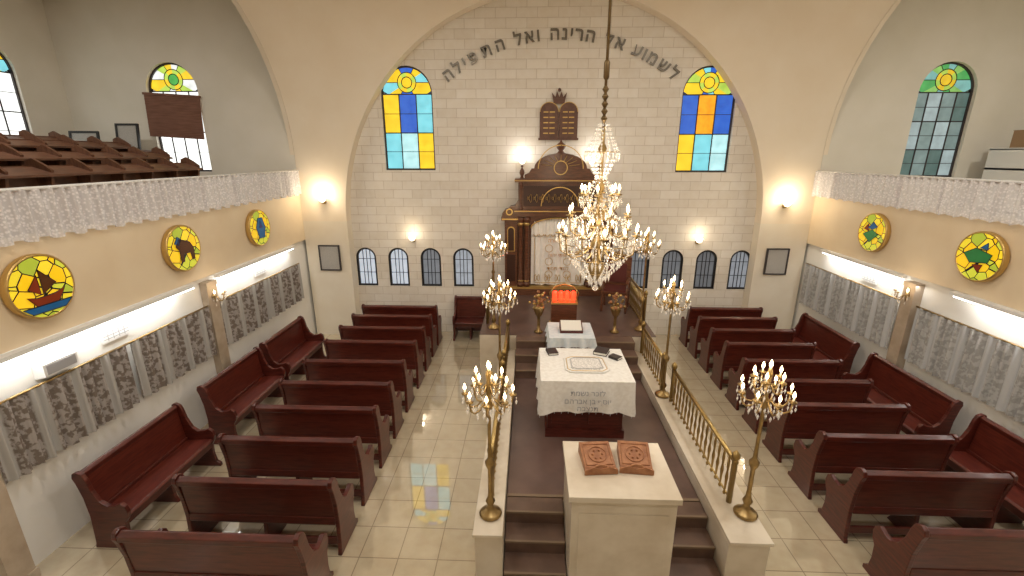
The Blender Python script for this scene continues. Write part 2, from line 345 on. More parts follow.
def cellmat(name,cols):
    m=mat(name,(.5,.4,.05),.15); n,l,b=nodes(m)
    tc=n.new('ShaderNodeTexCoord'); v=n.new('ShaderNodeTexVoronoi'); v.inputs['Scale'].default_value=6
    v2=n.new('ShaderNodeTexVoronoi'); v2.feature='DISTANCE_TO_EDGE'; v2.inputs['Scale'].default_value=6
    l.new(tc.outputs['Object'],v.inputs['Vector']); l.new(tc.outputs['Object'],v2.inputs['Vector'])
    sp=n.new('ShaderNodeSeparateColor'); l.new(v.outputs['Color'],sp.inputs[0])
    cr=n.new('ShaderNodeValToRGB'); cr.color_ramp.interpolation='CONSTANT'
    e=cr.color_ramp.elements; e[0].color=(*cols[0],1); e[0].position=0; e[1].color=(*cols[1],1); e[1].position=1/len(cols)
    for i,c in enumerate(cols[2:]): q=e.new((i+2)/len(cols)); q.color=(*c,1)
    l.new(sp.outputs[0],cr.inputs[0])
    gt=n.new('ShaderNodeMath'); gt.operation='GREATER_THAN'; gt.inputs[1].default_value=.035; l.new(v2.outputs['Distance'],gt.inputs[0])
    mx=n.new('ShaderNodeMixRGB'); mx.inputs[1].default_value=(.01,.01,.01,1); l.new(gt.outputs[0],mx.inputs[0]); l.new(cr.outputs[0],mx.inputs[2])
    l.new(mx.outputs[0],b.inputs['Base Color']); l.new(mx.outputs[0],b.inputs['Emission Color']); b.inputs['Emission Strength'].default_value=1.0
    return m
CELL=cellmat('stained_glass_cells',[(.80,.50,.01),(.85,.62,.03),(.75,.58,.03),(.35,.42,.04),(.85,.54,.02),(.55,.58,.05)])
def roundel(side,y,kind):
    b=B(); R=.355
    Mx=Matrix.Rotation(pi/2,4,'X')
    b.lathe([(R,0),(R+.012,.02),(R+.012,.08),(R,.09),(R-.015,.09),(R-.015,.02)],(0,0,0),GOLD,32,True,Mx)
    b.poly([((R-.01)*math.cos(2*pi*i/32),-.085,(R-.01)*math.sin(2*pi*i/32)) for i in range(32)],CELL)
    red=pane((.40,.06,.02),.6);blu=pane((.03,.16,.35),.7);grn=pane((.05,.28,.07),.7);brn=pane((.18,.06,.02),.5)
    def P(pts,m): b.prism(pts,-.099,-.090,m,'Y'); b.tube([(p[0],-.099,p[1]) for p in pts],.006,DARK,4,True)
    if kind==0:
        P([(-.2,-.08),(-.12,-.2),(.12,-.2),(.22,-.06),(.1,-.1),(-.1,-.11)],red); P([(-.02,-.08),(-.02,.2),(.14,.02)],brn); P([(-.05,-.08),(-.05,.14),(-.17,.0)],red); P([(-.27,-.2),(.27,-.2),(.18,-.28),(-.18,-.28)],blu)
    elif kind==1:
        P([(-.18,.05),(-.1,.16),(.02,.12),(.12,.08),(.18,-.02),(.17,-.2),(.12,-.2),(.1,-.08),(-.04,-.08),(-.06,-.2),(-.12,-.2),(-.12,-.02)],brn); P([(-.2,.1),(-.12,.2),(-.05,.15),(-.12,.06)],blu)
    elif kind==2:
        P([(-.08,-.2),(.1,-.2),(.16,.0),(.08,.2),(-.06,.2),(-.15,.02)],blu); P([(-.05,.0),(.06,.0),(.0,.14)],red)
    elif kind==3:
        P([(-.2,-.05),(0,-.18),(.18,-.02),(.02,.06)],grn); P([(-.1,.08),(.02,.2),(.14,.12),(.02,.06)],blu); P([(-.2,.05),(-.1,.16),(-.08,.02)],red)
    else:
        P([(-.22,.02),(-.05,.12),(.2,.06),(.16,-.06),(-.1,-.1)],grn); P([(-.05,-.12),(.06,-.22),(.1,-.1)],red); P([(0,.13),(.1,.22),(.12,.12)],blu)
    b.obj('stained_glass_roundel',(XL+.004 if side<0 else XR-.004,y,3.09),pi/2 if side<0 else -pi/2)
for y,k in ((4.68,0),(6.85,1),(8.95,2),(2.5,3)): roundel(-1,y,k)
for y,k in ((6.68,4),(8.82,3),(4.6,0)): roundel(1,y,k)
def wallpanel(name,side,y,z,w,h):
    b=B(); b.box(0,w,-.03,0,0,h,WHITE)
    for i in range(1,6): b.box(.02,w-.02,-.034,-.03,h*i/6-.004,h*i/6+.004,GREY)
    for i in range(1,5): b.box(w*i/5-.003,w*i/5+.003,-.034,-.03,.02,h-.02,GREY)
    x=XL+(-.068) if side<0 else XR+.068
    b.obj(name,(x,y if side<0 else y+w,z),pi/2 if side<0 else -pi/2)
wallpanel('vent_grille',-1,5.3,2.12,.42,.26); wallpanel('vent_grille',-1,8.75,2.12,.4,.24); wallpanel('vent_grille',1,8.6,2.12,.4,.22)
b=B(); b.prism([(0,0),(.14,.03),(.14,.18),(0,.24)],0,.4,WHITE,'X'); b.box(.03,.37,.141,.146,.05,.16,GREY); b.obj('fan_heater',(XL-.07,4.85,2.05),-pi/2)
# gallery furniture left
b=B()
for i in range(4):
    x=-7.4-i*.95; z=3.3+.2*i
    b.box(x-.95,x,-.4,10.2,3.3,z+.01 if i else 3.31,CARPET)
b.obj('gallery_tier')
def desk_row(x,z,y0,y1):
    b=B(); L=y1-y0
    b.prism([(0,0),(.04,0),(.09,.82),(.05,.84)],0,L,GALP,'X'); b.prism([(-.26,.70),(.06,.80),(.06,.83),(-.26,.73)],0,L,GALP,'X')
    b.box(0,L,.1,.5,.4,.44,GALP)
    n=int(L/.55)
    for k in range(n+1): b.prism([(-.02,0),(.46,0),(.46,.40),(.2,.46),(.14,.9),(.04,.94),(-.1,.86),(-.2,.78)],k*L/n-.02,k*L/n+.02,GALP,'X')
    b.obj('gallery_pew',(x,y0,z),pi/2)
desk_row(-7.5,3.52,1,9.0); desk_row(-8.45,3.72,1,9.5); desk_row(-9.4,3.92,1,9.7); desk_row(-10.35,4.02,1,9.3)
def frame(name,loc,rz,w,h,rx=-.15,pic=PLAQ,fm=BLACK,t=.04):
    b=B()
    b.box(-w/2,w/2,-.02,0,0,h,pic); b.box(-w/2-t,-w/2,-.04,.01,-t,h+t,fm); b.box(w/2,w/2+t,-.04,.01,-t,h+t,fm); b.box(-w/2,w/2,-.04,.01,-t,0,fm); b.box(-w/2,w/2,-.04,.01,h,h+t,fm)
    return place(name,b.mesh(name),loc,rz,rx=rx)
frame('framed_certificate',(-9.75,10.3,4.65),.1,.4,.48); frame('framed_certificate',(-10.75,10.3,4.65),.2,.5,.32)
b=B(); b.box(-11.1,-9.3,10.0,10.6,3.91,4.56,GALP); b.box(-11.15,-9.25,9.95,10.62,4.56,4.6,GALP); b.box(-11.0,-10.2,9.985,10,4.0,4.5,ARKW); b.box(-10.1,-9.4,9.985,10,4.0,4.5,ARKW); b.obj('gallery_cabinet')
b=B(); b.box(8.95,9.0,9.6,10.5,3.3,4.62,WHITE); b.box(10.2,10.25,9.6,10.5,3.3,4.62,WHITE); b.box(9.0,10.2,10.46,10.5,3.3,4.6,GREY)
for z in (3.35,3.8,4.2,4.6): b.box(8.95,10.25,9.6,10.5,z,z+.04,WHITE)
for k in range(9): b.box(9.1+k*.12,9.19+k*.12,9.65,9.95,4.24,4.45+.04*(k%3),[PAPER,BOOKD,CARD][k%3])
b.obj('storage_shelf')
b=B(); b.box(9.1,9.7,9.75,10.25,4.644,4.98,CARD); b.box(9.09,9.4,9.74,10.26,4.98,4.985,CARD); b.box(9.41,9.71,9.74,10.26,4.98,4.985,CARD); b.box(9.38,9.43,9.745,9.75,4.7,4.98,PAPER); b.obj('cardboard_box')
# ------------------------------------------------------------------ pews
def pew_mesh(L,name='pew'):
    b=B(); pr=[(-.09,0),(.44,0),(.44,.05),(.38,.09),(.36,.22),(.37,.38),(.41,.44),(.43,.52),(.41,.60),(.36,.64),(.29,.61),(.20,.60),(.12,.66),(.06,.80),(.03,.95),(.0,1.02),(-.06,1.05),(-.11,1.03),(-.125,.97),(-.10,.90),(-.06,.70),(-.045,.45),(-.06,.2),(-.07,.07)]
    for x in (-L/2,L/2-.05): b.prism(pr,x,x+.05,WOOD,'X')
    b.prism([(-.03,.45),(.01,.44),(-.045,.97),(-.085,.98)],-L/2+.05,L/2-.05,WOODX,'X')
    b.prism([(-.115,.93),(-.04,.93),(-.02,1.0),(-.06,1.03),(-.12,1.0)],-L/2+.05,L/2-.05,WOOD,'X')
    b.prism([(-.05,.40),(.03,.40),(.03,.50),(-.045,.50)],-L/2+.05,L/2-.05,WOOD,'X')
    b.prism([(.02,.41),(.38,.43),(.41,.45),(.38,.475),(.02,.455)],-L/2+.05,L/2-.05,WOODX,'X')
    b.box(-L/2+.05,L/2-.05,.34,.37,.33,.43,WOOD)
    b.box(-L/2+.05,L/2-.05,-.03,.0,.10,.20,WOOD)
    b.prism([(-.05,0),(.36,0),(.32,.08),(.30,.42),(.0,.42),(-.03,.08)],-.025,.025,WOOD,'X')
    return b.mesh(name)
pm=pew_mesh(1.82); pmr=pew_mesh(1.70)
for i,y in enumerate((3.47,4.24,5.02,5.78,6.52,7.32,8.2,8.95,9.68,10.35)): place('pew',pm,(-3.87-.006*i,y,0),0,.008)
for y in (3.80,4.64,5.37,6.14,6.88,7.62,8.38,9.1,9.82,10.48): place('pew',pmr,(3.86,y,0),0,.008)
pw=pew_mesh(1.55,'wall_pew'); pwr=pew_mesh(1.74,'wall_pew')
for y in (4.93,6.95,8.65): place('wall_pew',pw,(-5.86,y,0),-pi/2,.008)
for y in (4.98,7.03,9.2): place('wall_pew',pwr,(5.44,y,0),pi/2,.008)
ps=pew_mesh(.86,'short_pew'); place('short_pew',ps,(-2.28,11.02,0),pi,.008)
# ------------------------------------------------------------------ platform (bimah)
b=B(); b.box(-1.04,1.14,4.35,8.1,0,.74,MARB); b.box(-1.04,1.14,4.35,8.1,.74,.75,CARPET); b.box(-1.04,1.14,4.33,4.37,.72,.755,NOSE)
b.obj('floor_bimah_platform')
for x0,x1 in ((-1.04,-.41),(.58,1.14)):
    b=B()
    for i in range(5):
        y=3.1+.25*i
        b.box(x0,x1,y,4.32,.15*i,.15*(i+1)-(.0 if i<4 else .002),STEPM); b.box(x0,x1,y-.01,y+.015,.15*(i+1)-.02,.15*(i+1)+.003,NOSE)
    b.obj('platform_steps')
for x0,x1 in ((-1.04,-.5),(.4,1.14)):
    b=B()
    for i in range(3):
        y=7.2+.3*i; z=.752+.15*i
        b.box(x0,x1,y,8.09,z,z+.148,STEPM); b.box(x0,x1,y-.01,y+.015,z+.13,z+.151,NOSE)
    b.obj('ark_steps')
for x0,x1 in ((-1.33,-1.05),(1.15,1.55)):
    b=B(); b.box(x0,x1,3.62,8.09,0,.87,MARB); b.box(x0-.02 if x0<0 else x0,x1 if x0<0 else x1+.02,3.60,8.09,.87,.91,MARB); b.obj('platform_balustrade_base',bevel=.006)
b=B(); b.box(-1.75,1.6,8.1,11.19,0,1.19,MARB); b.box(-1.75,1.6,8.1,11.19,1.19,1.2,CARPET); b.obj('floor_ark_platform')
def railing(y0,y1,x,z,h=.5):
    b=B(); n=int((y1-y0)/.12)
    bal=[(.012,0),(.020,.02),(.010,.05),(.014,.16),(.020,.22),(.010,.3),(.016,.38),(.010,h)]
    for i in range(n+1): b.lathe(bal,(0,(y1-y0)*i/n,0),BRASS,8)
    b.tube([(0,-.03,h+.01),(0,y1-y0+.03,h+.01)],.026,BRASS,8); b.tube([(0,-.03,.05),(0,y1-y0+.03,.05)],.012,BRASS,6)
    for yy in (0,y1-y0): b.lathe([(.03,0),(.03,h+.04),(.045,h+.06),(.04,h+.1),(.01,h+.14)],(0,yy,0),BRASS,10)
    return b.obj('brass_railing',(x,y0,z))
railing(4.15,6.25,1.36,.912); railing(4.15,6.25,-1.2,.912); railing(6.62,8.0,1.32,.912); railing(6.62,8.0,-1.2,.912); railing(8.7,10.3,1.5,1.2,.6); railing(8.7,10.3,-1.65,1.2,.6)
b=B(); b.box(-.40,.57,3.5,4.32,0,1.44,MARB); b.box(-.43,.60,3.47,4.325,1.44,1.5,MARB); b.box(-.33,.50,3.492,3.5,.1,1.3,MARB); b.obj('marble_pulpit',bevel=.006)
def bookstand(x,y,z,rz):
    b=B()
    # carved arched cover with sloping top
    top=[(-.17,.0),(.17,.0),(.17,.12),(.13,.13),(-.15,.055),(-.17,.035)]
    b.prism(top,-.155,.155,CARVE,'X')
    sl=lambda y:.055+(y+.15)*.075/.28+.004
    b.tube([(-.13,-.13,sl(-.13)),(.13,-.13,sl(-.13)),(.13,.11,sl(.11)),(-.13,.11,sl(.11))],.008,CARVE,6,True)
    b.tube([(.09*math.cos(a),-.01+.09*math.sin(a),sl(-.01+.09*math.sin(a))) for a in [2*pi*k/16 for k in range(16)]],.008,CARVE,6,True)
    for k in range(6):
        a=2*pi*k/6; b.ball((.05*math.cos(a),-.01+.05*math.sin(a),sl(-.01+.05*math.sin(a))),.014,CARVE,8,4)
    b.ring(0,.005,.10,.075,-.19,-.17,CARVE,0,pi,12); b.box(-.16,.16,-.185,-.165,0,.05,CARVE)
    b.prism([(-.165,0),(-.165,.05),(-.08,.085),(0,.055),(.08,.085),(.165,.05),(.165,0)],-.2,-.185,CARVE,'Y')
    b.obj('carved_book_stand',(x,y,z),rz,.004)
bookstand(-.11,3.98,1.504,.10); bookstand(.27,4.0,1.504,-.08)
# ------------------------------------------------------------------ reading table
def table(x0,x1,y0,y1,zt,zf,drop,name,clothm):
    b=B(); cx,cy=(x0+x1)/2,(y0+y1)/2; hx,hy=(x1-x0)/2,(y1-y0)/2
    ix,iy=hx-.10,hy-.12; b.box(-ix,ix,-iy,iy,zf+.12,zt-.02,WOOD); b.box(-ix-.03,ix+.03,-iy-.03,iy+.03,zf,zf+.12,WOOD)
    for sx in (-1,1):
        b.box(sx*ix*.5-.4*ix,sx*ix*.5+.4*ix,-iy-.015,-iy,zf+.2,zt-.1,WOODX)
    b.box(-hx+.02,hx-.02,-hy+.02,hy-.02,zt-.04,zt-.005,WOOD)
    per=[];n=40
    for i in range(n): per.append((-hx+2*hx*i/n,-hy,0,-1))
    for i in range(n): per.append((hx,-hy+2*hy*i/n,1,0))
    for i in range(n): per.append((hx-2*hx*i/n,hy,0,1))
    for i in range(n): per.append((-hx,hy-2*hy*i/n,-1,0))
    vs=[];K=7;N=len(per)
    for j in range(K):
        t=j/(K-1)
        for i,(px,py,nx,ny) in enumerate(per):
            o=.008+ t*(.025+.018*math.sin(i*2*pi/13)+.010*math.sin(i*2*pi/7)) 
            dd=min(abs(i%n),n-abs(i%n))
            dn=drop*t*(1+.14*max(0,1-dd/6))
            vs.append((px+nx*o+(0 if nx else math.copysign(o*.5,px)*(abs(px)/hx)**6),py+ny*o+(0 if ny else math.copysign(o*.5,py)*(abs(py)/hy)**6),zt-dn-.002*(j>0)))
    fs=[(j*N+i,j*N+(i+1)%N,(j+1)*N+(i+1)%N,(j+1)*N+i) for j in range(K-1) for i in range(N)]
    b.add(vs,fs,clothm,True); b.poly(vs[:N][::1],clothm)
    for k in range(0,N,3):
        q=vs[(K-1)*N+k]; b.tube([q,(q[0],q[1],q[2]-.03)],.004,GREY,4)
    return b.obj(name,(cx,cy,0))
table(-.64,.58,5.40,6.45,1.66,.75,.44,'reading_table',FABW)
def heb(txt,loc,size,m,rx=pi/2,rz=0,ext=.003,sp=1.0,name='embroidered_text'):
    e=bpy.data.curves.new(name,'FONT'); e.body=txt[::-1]; e.size=size; e.align_x='CENTER'; e.extrude=ext; e.space_character=sp; e.materials.append(m)
    o=bpy.data.objects.new(name,e); bpy.context.collection.objects.link(o); o.location=loc; o.rotation_euler=(rx,0,rz); return o
cl=bpy.data.objects['reading_table']
for i,(tx,zz) in enumerate((('לזכר נשמת',1.48),('יוסף בן אברהם',1.37),('תנצבה',1.27))):
    t=heb(tx,(0,-.585-.012*i,zz),.1,GREY); t.parent=cl
b=B()
pp=[(-.3,-.18),(-.24,-.24),(.22,-.24),(.3,-.16),(.28,.2),(.2,.25),(-.22,.25),(-.3,.19)]
b.prism(pp,0,.02,FABW,'Z')
b.prism([(x*.75,y*.75) for x,y in pp],.02,.032,LACE2,'Z')
b.tube([(x*.9,y*.9,.022) for x,y in pp],.006,GOLD,5,True)
b.tube([(x*.7,y*.7,.034) for x,y in pp],.006,GREY,5,True)
b.tube([(x*.98,y*.98,.012) for x,y in pp],.012,FABW,6,True)
b.obj('torah_mantle_cloth',(.0,5.87,1.663))
def book(x,y,z,rz,w=.15,d=.2,h=.035):
    b=B(); b.box(-w/2,w/2,-d/2,d/2,0,h*.15,BOOKD); b.box(-w/2+.005,w/2-.01,-d/2+.006,d/2-.006,h*.15,h*.85,PAPER); b.box(-w/2,w/2,-d/2,d/2,h*.85,h,BOOKD); b.box(-w/2,-w/2+.006,-d/2,d/2,0,h,BOOKD)
    b.obj('prayer_book',(x,y,z),rz)
book(-.46,6.28,1.663,.2); book(.28,6.3,1.663,-.4,.2,.22,.05); book(.45,6.12,1.663,.8,.12,.16)
table(-.45,.32,7.25,8.0,1.5,.75,.16,'cantor_stand',noise_mat('pale_blue_cloth',(.60,.68,.74),(.72,.77,.80),15,.6))
b=B(); b.prism([(-.14,0),(.14,0),(.14,.13),(-.14,.04)],-.2,.2,WOOD,'X'); b.prism([(-.13,.045),(.13,.13),(.13,.145),(-.13,.06)],-.18,.18,PAPER,'X'); b.obj('slanted_lectern',(-.06,7.6,1.503))
b=B(); b.box(-.28,.28,-.15,.15,0,.06,GOLD); b.box(-.25,.25,-.12,.12,.06,.5,ARKW); b.box(-.26,.26,-.14,.14,.5,.54,GOLD)
for i in range(4):
    b.lathe([(.035,0),(.045,.04),(.05,.12),(.042,.18),(.02,.2)],(-.18+.12*i,0,.54),REDG,12)
b.tube([(-.26,0,.54),(-.28,0,.7),(-.18,0,.83),(0,0,.88),(.18,0,.83),(.28,0,.7),(.26,0,.54)],.015,GOLD,6)
for i in range(5): b.tube([(-.24+.12*i,-.02,.54),(-.24+.12*i,-.02,.76)],.006,GOLD,5)
b.obj('eternal_light_stand',(-.12,8.6,1.2)); point('red_memory_light',(-.12,8.35,1.95),4,(1,.12,.04),.05)
def bouquet(x,y,z,h):
    b=B(); b.lathe([(.08,0),(.09,.02),(.03,.06),(.03,h-.28),(.06,h-.25),(.10,h-.15),(.11,h-.08),(.09,h-.06)],(0,0,0),OLDB,12)
    rnd=random.Random(int(x*100))
    for i in range(34):
        a=rnd.uniform(0,2*pi); rr=rnd.uniform(0,.2); zz=h+rnd.uniform(-.10,.16)
        b.ball((rr*math.cos(a),rr*math.sin(a),zz),rnd.uniform(.02,.035),[OLDB,GOLD,CARVE][i%3],6,4)
        if i%3==0: b.tube([(0,0,h-.1),(rr*math.cos(a),rr*math.sin(a),zz)],.004,OLDB,4)
    b.obj('gilded_flower_vase',(x,y,z))
bouquet(-.62,8.25,1.2,.6); bouquet(.85,8.3,1.2,.6)
b=B()
RU=mat('dark_red_upholstery',(.10,.02,.015),.7)
for sx in (-1,1):
    b.lathe([(.025,0),(.03,.1),(.02,.2),(.03,.45),(.025,.68)],(sx*.26,-.24,0),ARKW,8); b.box(sx*.26-.025,sx*.26+.025,.2,.25,0,1.15,ARKW); b.box(sx*.26-.03,sx*.26+.03,-.28,.22,.66,.70,ARKW)
b.box(-.26,.26,-.26,.22,.40,.46,ARKW); b.box(-.23,.23,-.24,.18,.46,.51,RU); b.box(-.24,.24,.2,.24,.5,1.1,ARKW); b.box(-.19,.19,.185,.2,.58,1.0,RU)
b.prism([(-.29,1.1),(.29,1.1),(.2,1.2),(.06,1.22),(0,1.3),(-.06,1.22),(-.2,1.2)],.2,.25,ARKW,'Y')
b.obj('carved_armchair',(1.1,9.7,1.202),-.3)
# ------------------------------------------------------------------ ark
def ark():
    b=B(); W=ARKW
    b.box(-1.32,1.32,-.08,.42,0,.16,W); b.box(-1.28,1.28,-.03,.42,.16,.22,GOLD)
    for s in (-1,1):
        b.box(min(s*.98,s*1.28),max(s*.98,s*1.28),0,.4,.22,1.82,W)
        b.box(min(s*1.03,s*1.23),max(s*1.03,s*1.23),-.012,0,.34,1.0,ARKD); 
        b.prism(archpts(s*1.13,1.08,.18,.6),-.012,0,GOLD,'Y'); b.prism(archpts(s*1.13,1.1,.14,.55),-.02,-.01,ARKD,'Y')
        b.box(min(s*.96,s*1.36),max(s*.96,s*1.36),-.05,.4,1.82,1.90,W); b.box(min(s*.96,s*1.34),max(s*.96,s*1.34),-.06,-.05,1.84,1.87,GOLD)
        b.prism([(s*.96,1.90),(s*1.34,1.90),(s*1.34,1.98),(s*1.28,2.06),(s*1.2,2.08),(s*1.15,2.14),(s*1.04,2.16),(s*.96,2.3)],0,.35,W,'Y')
        b.ring(s*1.17,2.02,.08,.055,-.02,0,GOLD,0,2*pi,20)
        for cx in (.90,.76):
            b.lathe([(.085,.22),(.085,.30),(.06,.33),(.07,.36),(.058,.40),(.052,1.70),(.065,1.74),(.06,1.76),(.09,1.84),(.09,1.9)],(s*cx,-.0,0),W,14)
            b.lathe([(.062,.34),(.074,.36),(.062,.38)],(s*cx,0,0),GOLD,14); b.lathe([(.06,1.70),(.075,1.74),(.062,1.78)],(s*cx,0,0),GOLD,14)
        b.box(min(s*.66,s*1.0),max(s*.66,s*1.0),.08,.4,.22,1.95,W)
    b.box(-.68,.68,.3,.42,.22,1.95,ARKD)
    pts=[(-.68,1.95),(-.68,1.68)]+[(-.66*math.cos(pi*i/16),1.64+.24*math.sin(pi*i/16)) for i in range(17)]+[(.68,1.68),(.68,1.95)]
    for i in range(len(pts)-1):
        if pts[i][0]<pts[i+1][0]: b.prism([pts[i],pts[i+1],(pts[i+1][0],1.95),(pts[i][0],1.95)],.02,.08,W,'Y')
    b.tube([(-.66*math.cos(pi*i/24),.01,1.64+.24*math.sin(pi*i/24)) for i in range(25)],.018,GOLD,6)
    b.box(-1.03,1.03,-.06,.42,1.92,2.02,W); b.box(-1.06,1.06,-.09,.42,2.02,2.08,W); b.box(-1.05,1.05,-.10,-.09,2.035,2.055,GOLD)
    b.box(-.96,.96,-.02,.4,2.08,2.70,W); b.box(-.84,.84,-.035,-.02,2.16,2.62,ARKD)
    b.ring(0,2.16,.44,.42,-.05,-.03,GOLD,0,pi,24)
    for s in (-1,1):
        b.lathe([(.05,2.08),(.05,2.12),(.035,2.15),(.035,2.58),(.05,2.62),(.055,2.70)],(s*.9,-.04,0),W,10)
    for i in range(11):
        x=-.7+.14*i; b.tube([(x+.05*math.cos(q),-.045,2.34+.07*math.sin(q*2)+.04*math.sin(q)) for q in [2*pi*k/12 for k in range(12)]],.006,GOLD,4,True)
    b.box(-1.04,1.04,-.10,.42,2.70,2.78,W); b.box(-1.05,1.05,-.11,-.10,2.73,2.745,GOLD)
    pt=[(-.82,2.78),(.82,2.78)]+[(.82,2.86),(.72,2.90),(.66,3.0)]+[(.60*math.cos(a),3.0+.34*math.sin(a)) for a in [pi*i/14 for i in range(15)]]+[(-.66,3.0),(-.72,2.90),(-.82,2.86)]
    b.prism(pt,0,.3,W,'Y')
    b.ring(0,3.0,.52,.50,-.015,0,GOLD,0,pi,20); b.ring(0,3.02,.16,.14,-.02,0,GOLD,0,2*pi,20)
    for i in range(9):
        a=pi*(i+1)/10; b.tube([(.2*math.cos(a),-.01,3.02+.2*math.sin(a)*.7),(.44*math.cos(a),-.01,3.0+.3*math.sin(a))],.006,GOLD,4)
    for s in (-1,1): b.lathe([(.05,0),(.03,.05),(.06,.12),(.05,.18),(.01,.24)],(s*.88,.1,2.78),W,10); b.ball((s*.88,.1,3.05),.03,W)
    b.lathe([(.12,0),(.07,.03),(.05,.07),(.10,.12),(.12,.18),(.07,.22),(.03,.25),(.01,.30)],(0,.1,3.33),W,12)
    o=b.obj('torah_ark',(-.12,10.72,1.2)); return o
ak=ark()
b=B(); b.sheet(1.30,1.66,.018,.16,CREAMC,6,x0=-.65,z0=.24,per=10)
b.sheet(1.30,.34,.022,.12,CREAMC,3,x0=-.65,z0=1.46,y0=-.04,per=10)
for i in range(9): b.tube([(-.54+.135*i+.05*math.cos(a),-.075,1.50+.05*math.sin(a)) for a in [-pi+pi*k/8 for k in range(9)]],.009,GOLD,4)
for i in range(3):
    for k in range(2): b.tube([(-.22+.44*k+.09*math.cos(a),-.045,1.15-.32*i+.09*math.sin(a)) for a in [2*pi*q/14 for q in range(14)]],.007,GOLD,4,True)
for k in range(5): b.tube([(-.5+.25*k+.06*math.cos(a),-.045,.42+.09*math.sin(a*2)) for a in [2*pi*q/14 for q in range(14)]],.007,GOLD,4,True)
b.tube([(-.55,-.045,.3),(.55,-.045,.3)],.008,GOLD,4); b.tube([(-.57,-.045,.3),(-.57,-.045,1.4)],.006,GOLD,4); b.tube([(.57,-.045,.3),(.57,-.045,1.4)],.006,GOLD,4)
pc=b.obj('parochet_curtain',(0,.08,0)); pc.parent=ak
for i,(t,z) in enumerate((('כתר תורה',1.30),('שויתי יהוה',.95),('לנגדי תמיד',.62))):
    q=heb(t,(0,-.05,z),.12,GOLD); q.parent=pc
b=B(); 
for s in (-1,1):
    b.prism(archpts(s*.22,0,.43,.78),-.06,0,TABW,'Y'); b.ring(s*.22,.565,.215,.20,-.068,-.06,GOLD)
    for i in range(5): b.box(s*.22-.13,s*.22-.02,-.064,-.06,.09+.115*i,.115+.115*i,GOLD); b.box(s*.22+.01,s*.22+.13,-.064,-.06,.09+.115*i,.115+.115*i,GOLD)
b.box(-.46,.46,-.08,0,-.05,0,TABW)
b.prism([(-.12,.74),(.12,.74),(.17,.98),(.09,.88),(.05,1.0),(0,.88),(-.05,1.0),(-.09,.88),(-.17,.98)],-.05,-.01,TABW,'Y')
b.ball((0,-.045,1.03),.04,TABW)
b.obj('ten_commandments_tablets',(-.17,YB-.008,4.88))
# inscription
R=4.2
ins=bpy.data.objects.new('hebrew_inscription',None); bpy.context.collection.objects.link(ins); ins.location=(-.17,YB-.03,7.04-R)
s='לשמוע אל הרינה ואל התפילה'[::-1]
wd={'ו':.62,'י':.6,' ':.75,'ש':1.5,'מ':1.25,'ת':1.7,'ה':1.25,'א':1.2,'פ':1.45,'ל':1.15,'ע':1.1,'ר':1.0,'נ':.8}
ws=[wd.get(c,1.0) for c in s]; tot=sum(ws); span=2*math.asin(2.56/R); acc=0
for c,wv in zip(s,ws):
    a=-span/2+span*(acc+wv/2)/tot; acc+=wv
    if c==' ': continue
    e=bpy.data.curves.new('letter','FONT'); e.body=c; e.size=.36; e.align_x='CENTER'; e.extrude=.02; e.offset=.006; e.materials.append(LETTER)
    o=bpy.data.objects.new('letter',e); bpy.context.collection.objects.link(o); o.parent=ins
    o.location=(R*math.sin(a),0,R*math.cos(a)-.1); o.rotation_euler=(pi/2,a,0)
# ------------------------------------------------------------------ lamps
def arm(b,c,R,a,z0,z1,m,r=.008,bulb=True,cr=True,big=1):
    ca,sa=math.cos(a),math.sin(a)
    pts=[]
    for t,rr,zz in ((0,.02,z0),(.2,R*.25,z0+.01),(.4,R*.5,z0-.05*big),(.6,R*.75,z0-.06*big),(.8,R*.95,z0-.02*big),(1,R,z1)):
        pts.append((c[0]+rr*ca,c[1]+rr*sa,c[2]+zz))
    b.tube(pts,r,m,5)
    e=(c[0]+R*ca,c[1]+R*sa,c[2]+z1)
    b.lathe([(.006,0),(.03*big,.01),(.034*big,.02),(.012,.024),(.012,.03)],e,m,8)
    if bulb:
        b.lathe([(.008,.02),(.008,.06)],e,CANDLE,6)
        b.lathe([(.004,.06),(.013,.072),(.015,.085),(.009,.105),(.001,.125)],e,BULB,6)
    if cr:
        for q in (0,2.1,4.2):
            x=e[0]+.032*big*math.cos(q);y=e[1]+.032*big*math.sin(q)
            b.octa((x,y,e[2]-.02),.007,.03,CRYST); b.octa((x,y,e[2]-.06),.012,.055,CRYST)
        b.octa((c[0]+R*.6*ca,c[1]+R*.6*sa,c[2]+z0-.11*big),.013,.07,CRYST)
def candelabra(x,y,z,h=1.5):
    b=B()
    b.lathe([(.11,0),(.12,.02),(.10,.04),(.05,.07),(.03,.12),(.05,.17),(.028,.22),(.022,.3),(.022,.55),(.045,.60),(.05,.64),(.022,.68),(.018,.8),(.018,h-.35),(.04,h-.30),(.05,h-.26),(.018,h-.2),(.03,h-.12),(.02,h-.02),(.03,h+.04),(.01,h+.1)],(0,0,0),OLDB,14)
    for k in range(8): arm(b,(0,0,0),.23,2*pi*k/8,h-.24,h-.18,OLDB,.009,big=1.1)
    for k in range(5): arm(b,(0,0,0),.13,2*pi*k/5+.3,h-.08,h-.02,OLDB,.009)
    b.lathe([(.012,h+.08),(.012,h+.11)],(0,0,0),CANDLE,6); b.lathe([(.004,h+.11),(.016,h+.125),(.017,h+.14),(.01,h+.165),(.001,h+.185)],(0,0,0),BULB,6)
    for k in range(10):
        a=2*pi*k/10; b.octa((.06*math.cos(a),.06*math.sin(a),h-.32),.013,.07,CRYST); b.octa((.13*math.cos(a),.13*math.sin(a),h-.34),.011,.06,CRYST)
    b.obj('candelabra_floor_lamp',(x,y,z)); point('candelabra_light',(x,y,z+h+.3),11,(1,.78,.54),.15)
